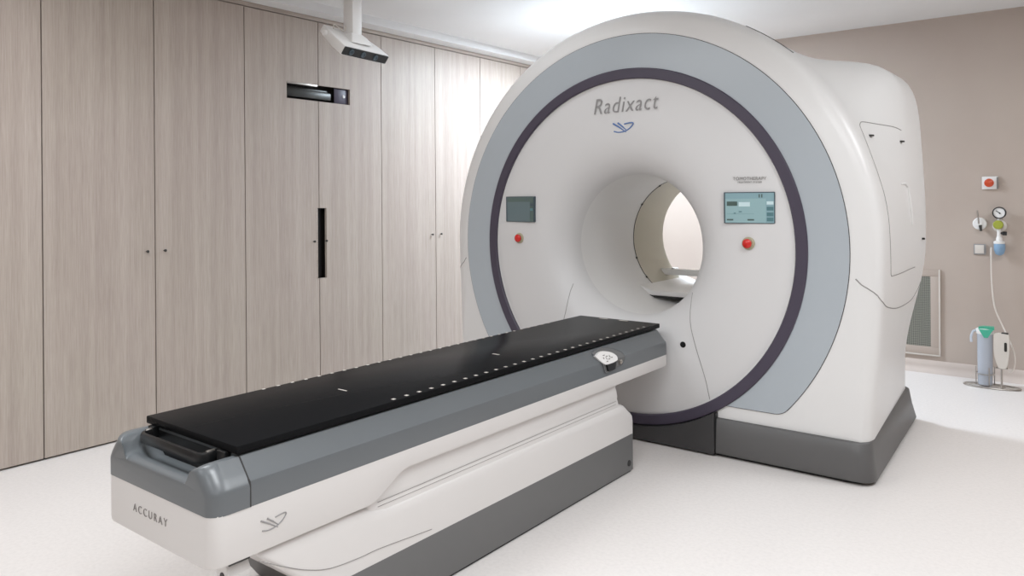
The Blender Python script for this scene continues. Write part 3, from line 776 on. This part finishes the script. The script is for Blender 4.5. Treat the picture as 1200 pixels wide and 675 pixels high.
bm = NB(); lathe(bm, [(.046, 0), (.05, .006), (.055, .40), (.058, .405), (.055, .407), (.051, .40), (.046, .01), (0, .009)], 'Z', (0, 0, 0), 32, cap0=True); mk('jar_body', bm, 'clear', t)
bm = NB(); lathe(bm, [(.060, .398), (.063, .41), (.063, .43), (.055, .438), (.03, .444), (.0, .445)], 'Z', (0, 0, 0), 32, cap0=True); ld = mk('lid', bm, 'white', t)
bm = NB(); prism(bm, [(-.045, -.04), (.06, -.04), (.055, .03), (-.02, .03)], lambda u, v, d: (u+.006, v-.004, d), .436, .456); prism(bm, [(-.035, .437), (.06, .437), (.025, .375), (.0, .375)], lambda u, v, d: (u, d, v), -.066, -.04); mk('lid_tab', bm, 'teal', ld, smooth=0)
bm = NB(); tube(bm, catmull([(-.05, -.02, .42), (-.075, -.03, .415), (-.09, -.035, .37), (-.088, -.035, .33)], 4), .009, 8); mk('spout', bm, 'clear', ld)
t = thing('suction_canister', 'cream plastic canister with a grip hole on the stand post beside the clear jar', 'canister', (SX+.07, SY-.05, .1695))
bm = NB()
bp_ = [(-.02, 0), (.03, 0), (.045, .06), (.052, .13), (.052, .24), (.04, .262), (-.035, .262), (-.048, .235), (-.046, .1)]
prism(bm, [(p.x, p.y) for p in catmull([(a, b, 0) for a, b in bp_ + bp_[:1]], 4)[:-1]], lambda u, v, d: (u, d, v), -.03, .03)
bmesh.ops.bevel(bm, geom=[e for e in bm.edges if abs(e.verts[0].co.y-e.verts[1].co.y) < 1e-6], offset=.005, segments=2, affect='EDGES')
mk('canister_body', bm, 'offwhite', t, smooth=50)
bm = NB(); prism(bm, rrect(.02, .038, .13, .2, .008, 4), lambda u, v, d: (u, d, v), -.0315, -.028); mk('grip_hole', bm, 'dark', t)
bm = NB(); box(bm, (.0, -.02, .256), (.045, .02, .272), .004); mk('cap', bm, 'darkm', t)
bm = NB()
hx, hy = -.72, BY-.07
tube(bm, catmull([(hx, hy, 1.08), (hx, hy-.01, 1.0), (hx+.004, hy-.02, .8), (hx+.025, hy-.03, .6), (SX+.06, SY+.19, .45), (SX+.105, SY+.14, .36), (SX+.14, SY+.07, .28), (SX+.15, SY+.03, .21), (SX+.14, SY+.02, .15), (SX+.115, SY+.02, .12)], 8), .006, 8)
o = mk('suction_hose', bm, 'tube'); o['label'] = 'thin clear hose hanging down the beige wall from the regulator to the floor jar'; o['category'] = 'hose'

# ------------------------------------------------------------------ lights
def area(name, loc, size, power, col=(1, .985, .965), rot=(0, 0, 0), shape='RECTANGLE'):
    l = bpy.data.lights.new(name, 'AREA'); l.shape = shape; l.size = size[0]; l.size_y = size[1]; l.energy = power; l.color = col
    o = bpy.data.objects.new(name, l); C.objects.link(o); o.location = loc; o.rotation_euler = rot; return o
LAMPS = ((-3.3, 1.0, 42), (-3.3, -1.4, 18), (-.9, .9, 57), (-.9, -1.6, 18), (.9, 5.1, 42), (.3, 2.7, 40), (1.6, -1.2, 18))  # unseen lamps, some added to brighten the scanner flank, floor and couch
LBACK = 145
LC = (.93, .97, 1.0)
for x, y, p in LAMPS:
    area('unseen_ceiling_lamp', (x, y, CZ-.02), (1.4, .9), p, LC)
area('unseen_ceiling_lamp', (-3.6, 5.95, CZ-.02), (.9, .6), LBACK, (.76, .88, 1.0))
area('unseen_ceiling_lamp', (-3.2, 3.6, CZ-.02), (1.4, .6), 5, LC)  # extra unseen lamp, added to brighten the cupboards and ceiling on the left
w = bpy.data.worlds.new('world'); bpy.context.scene.world = w; w.use_nodes = True
w.node_tree.nodes['Background'].inputs['Color'].default_value = (1, 1, 1, 1); w.node_tree.nodes['Background'].inputs['Strength'].default_value = .2

# ------------------------------------------------------------------ camera
f_px, cyp, yaw, roll = 893.53, 232.83, .6601, .0074
cd = bpy.data.cameras.new('camera'); cam = bpy.data.objects.new('camera', cd); C.objects.link(cam)
rt = Vector((math.cos(yaw), math.sin(yaw), 0)); up = Vector((0, 0, 1)); fw = Vector((-math.sin(yaw), math.cos(yaw), 0))
cxv = rt*math.cos(roll) - up*math.sin(roll)*-1 if False else rt*math.cos(roll) - up*math.sin(roll)
cyv = up*math.cos(roll) + rt*math.sin(roll)
m = Matrix((cxv, cyv, -fw)).transposed().to_4x4(); m.translation = (0, 0, 1.5); cam.matrix_world = m
cd.sensor_fit = 'HORIZONTAL'; cd.sensor_width = 36; cd.lens = f_px/1200*36
cd.shift_x = 0; cd.shift_y = (cyp-337.5)/1200
cd.clip_start = .05; cd.clip_end = 60
S = bpy.context.scene; S.camera = cam
S.view_settings.view_transform = 'Standard'; S.view_settings.look = 'None'; S.view_settings.gamma = 1
S.view_settings.use_curve_mapping = False; S.view_settings.exposure = .05
S.cycles.max_bounces = 10; S.cycles.diffuse_bounces = 6
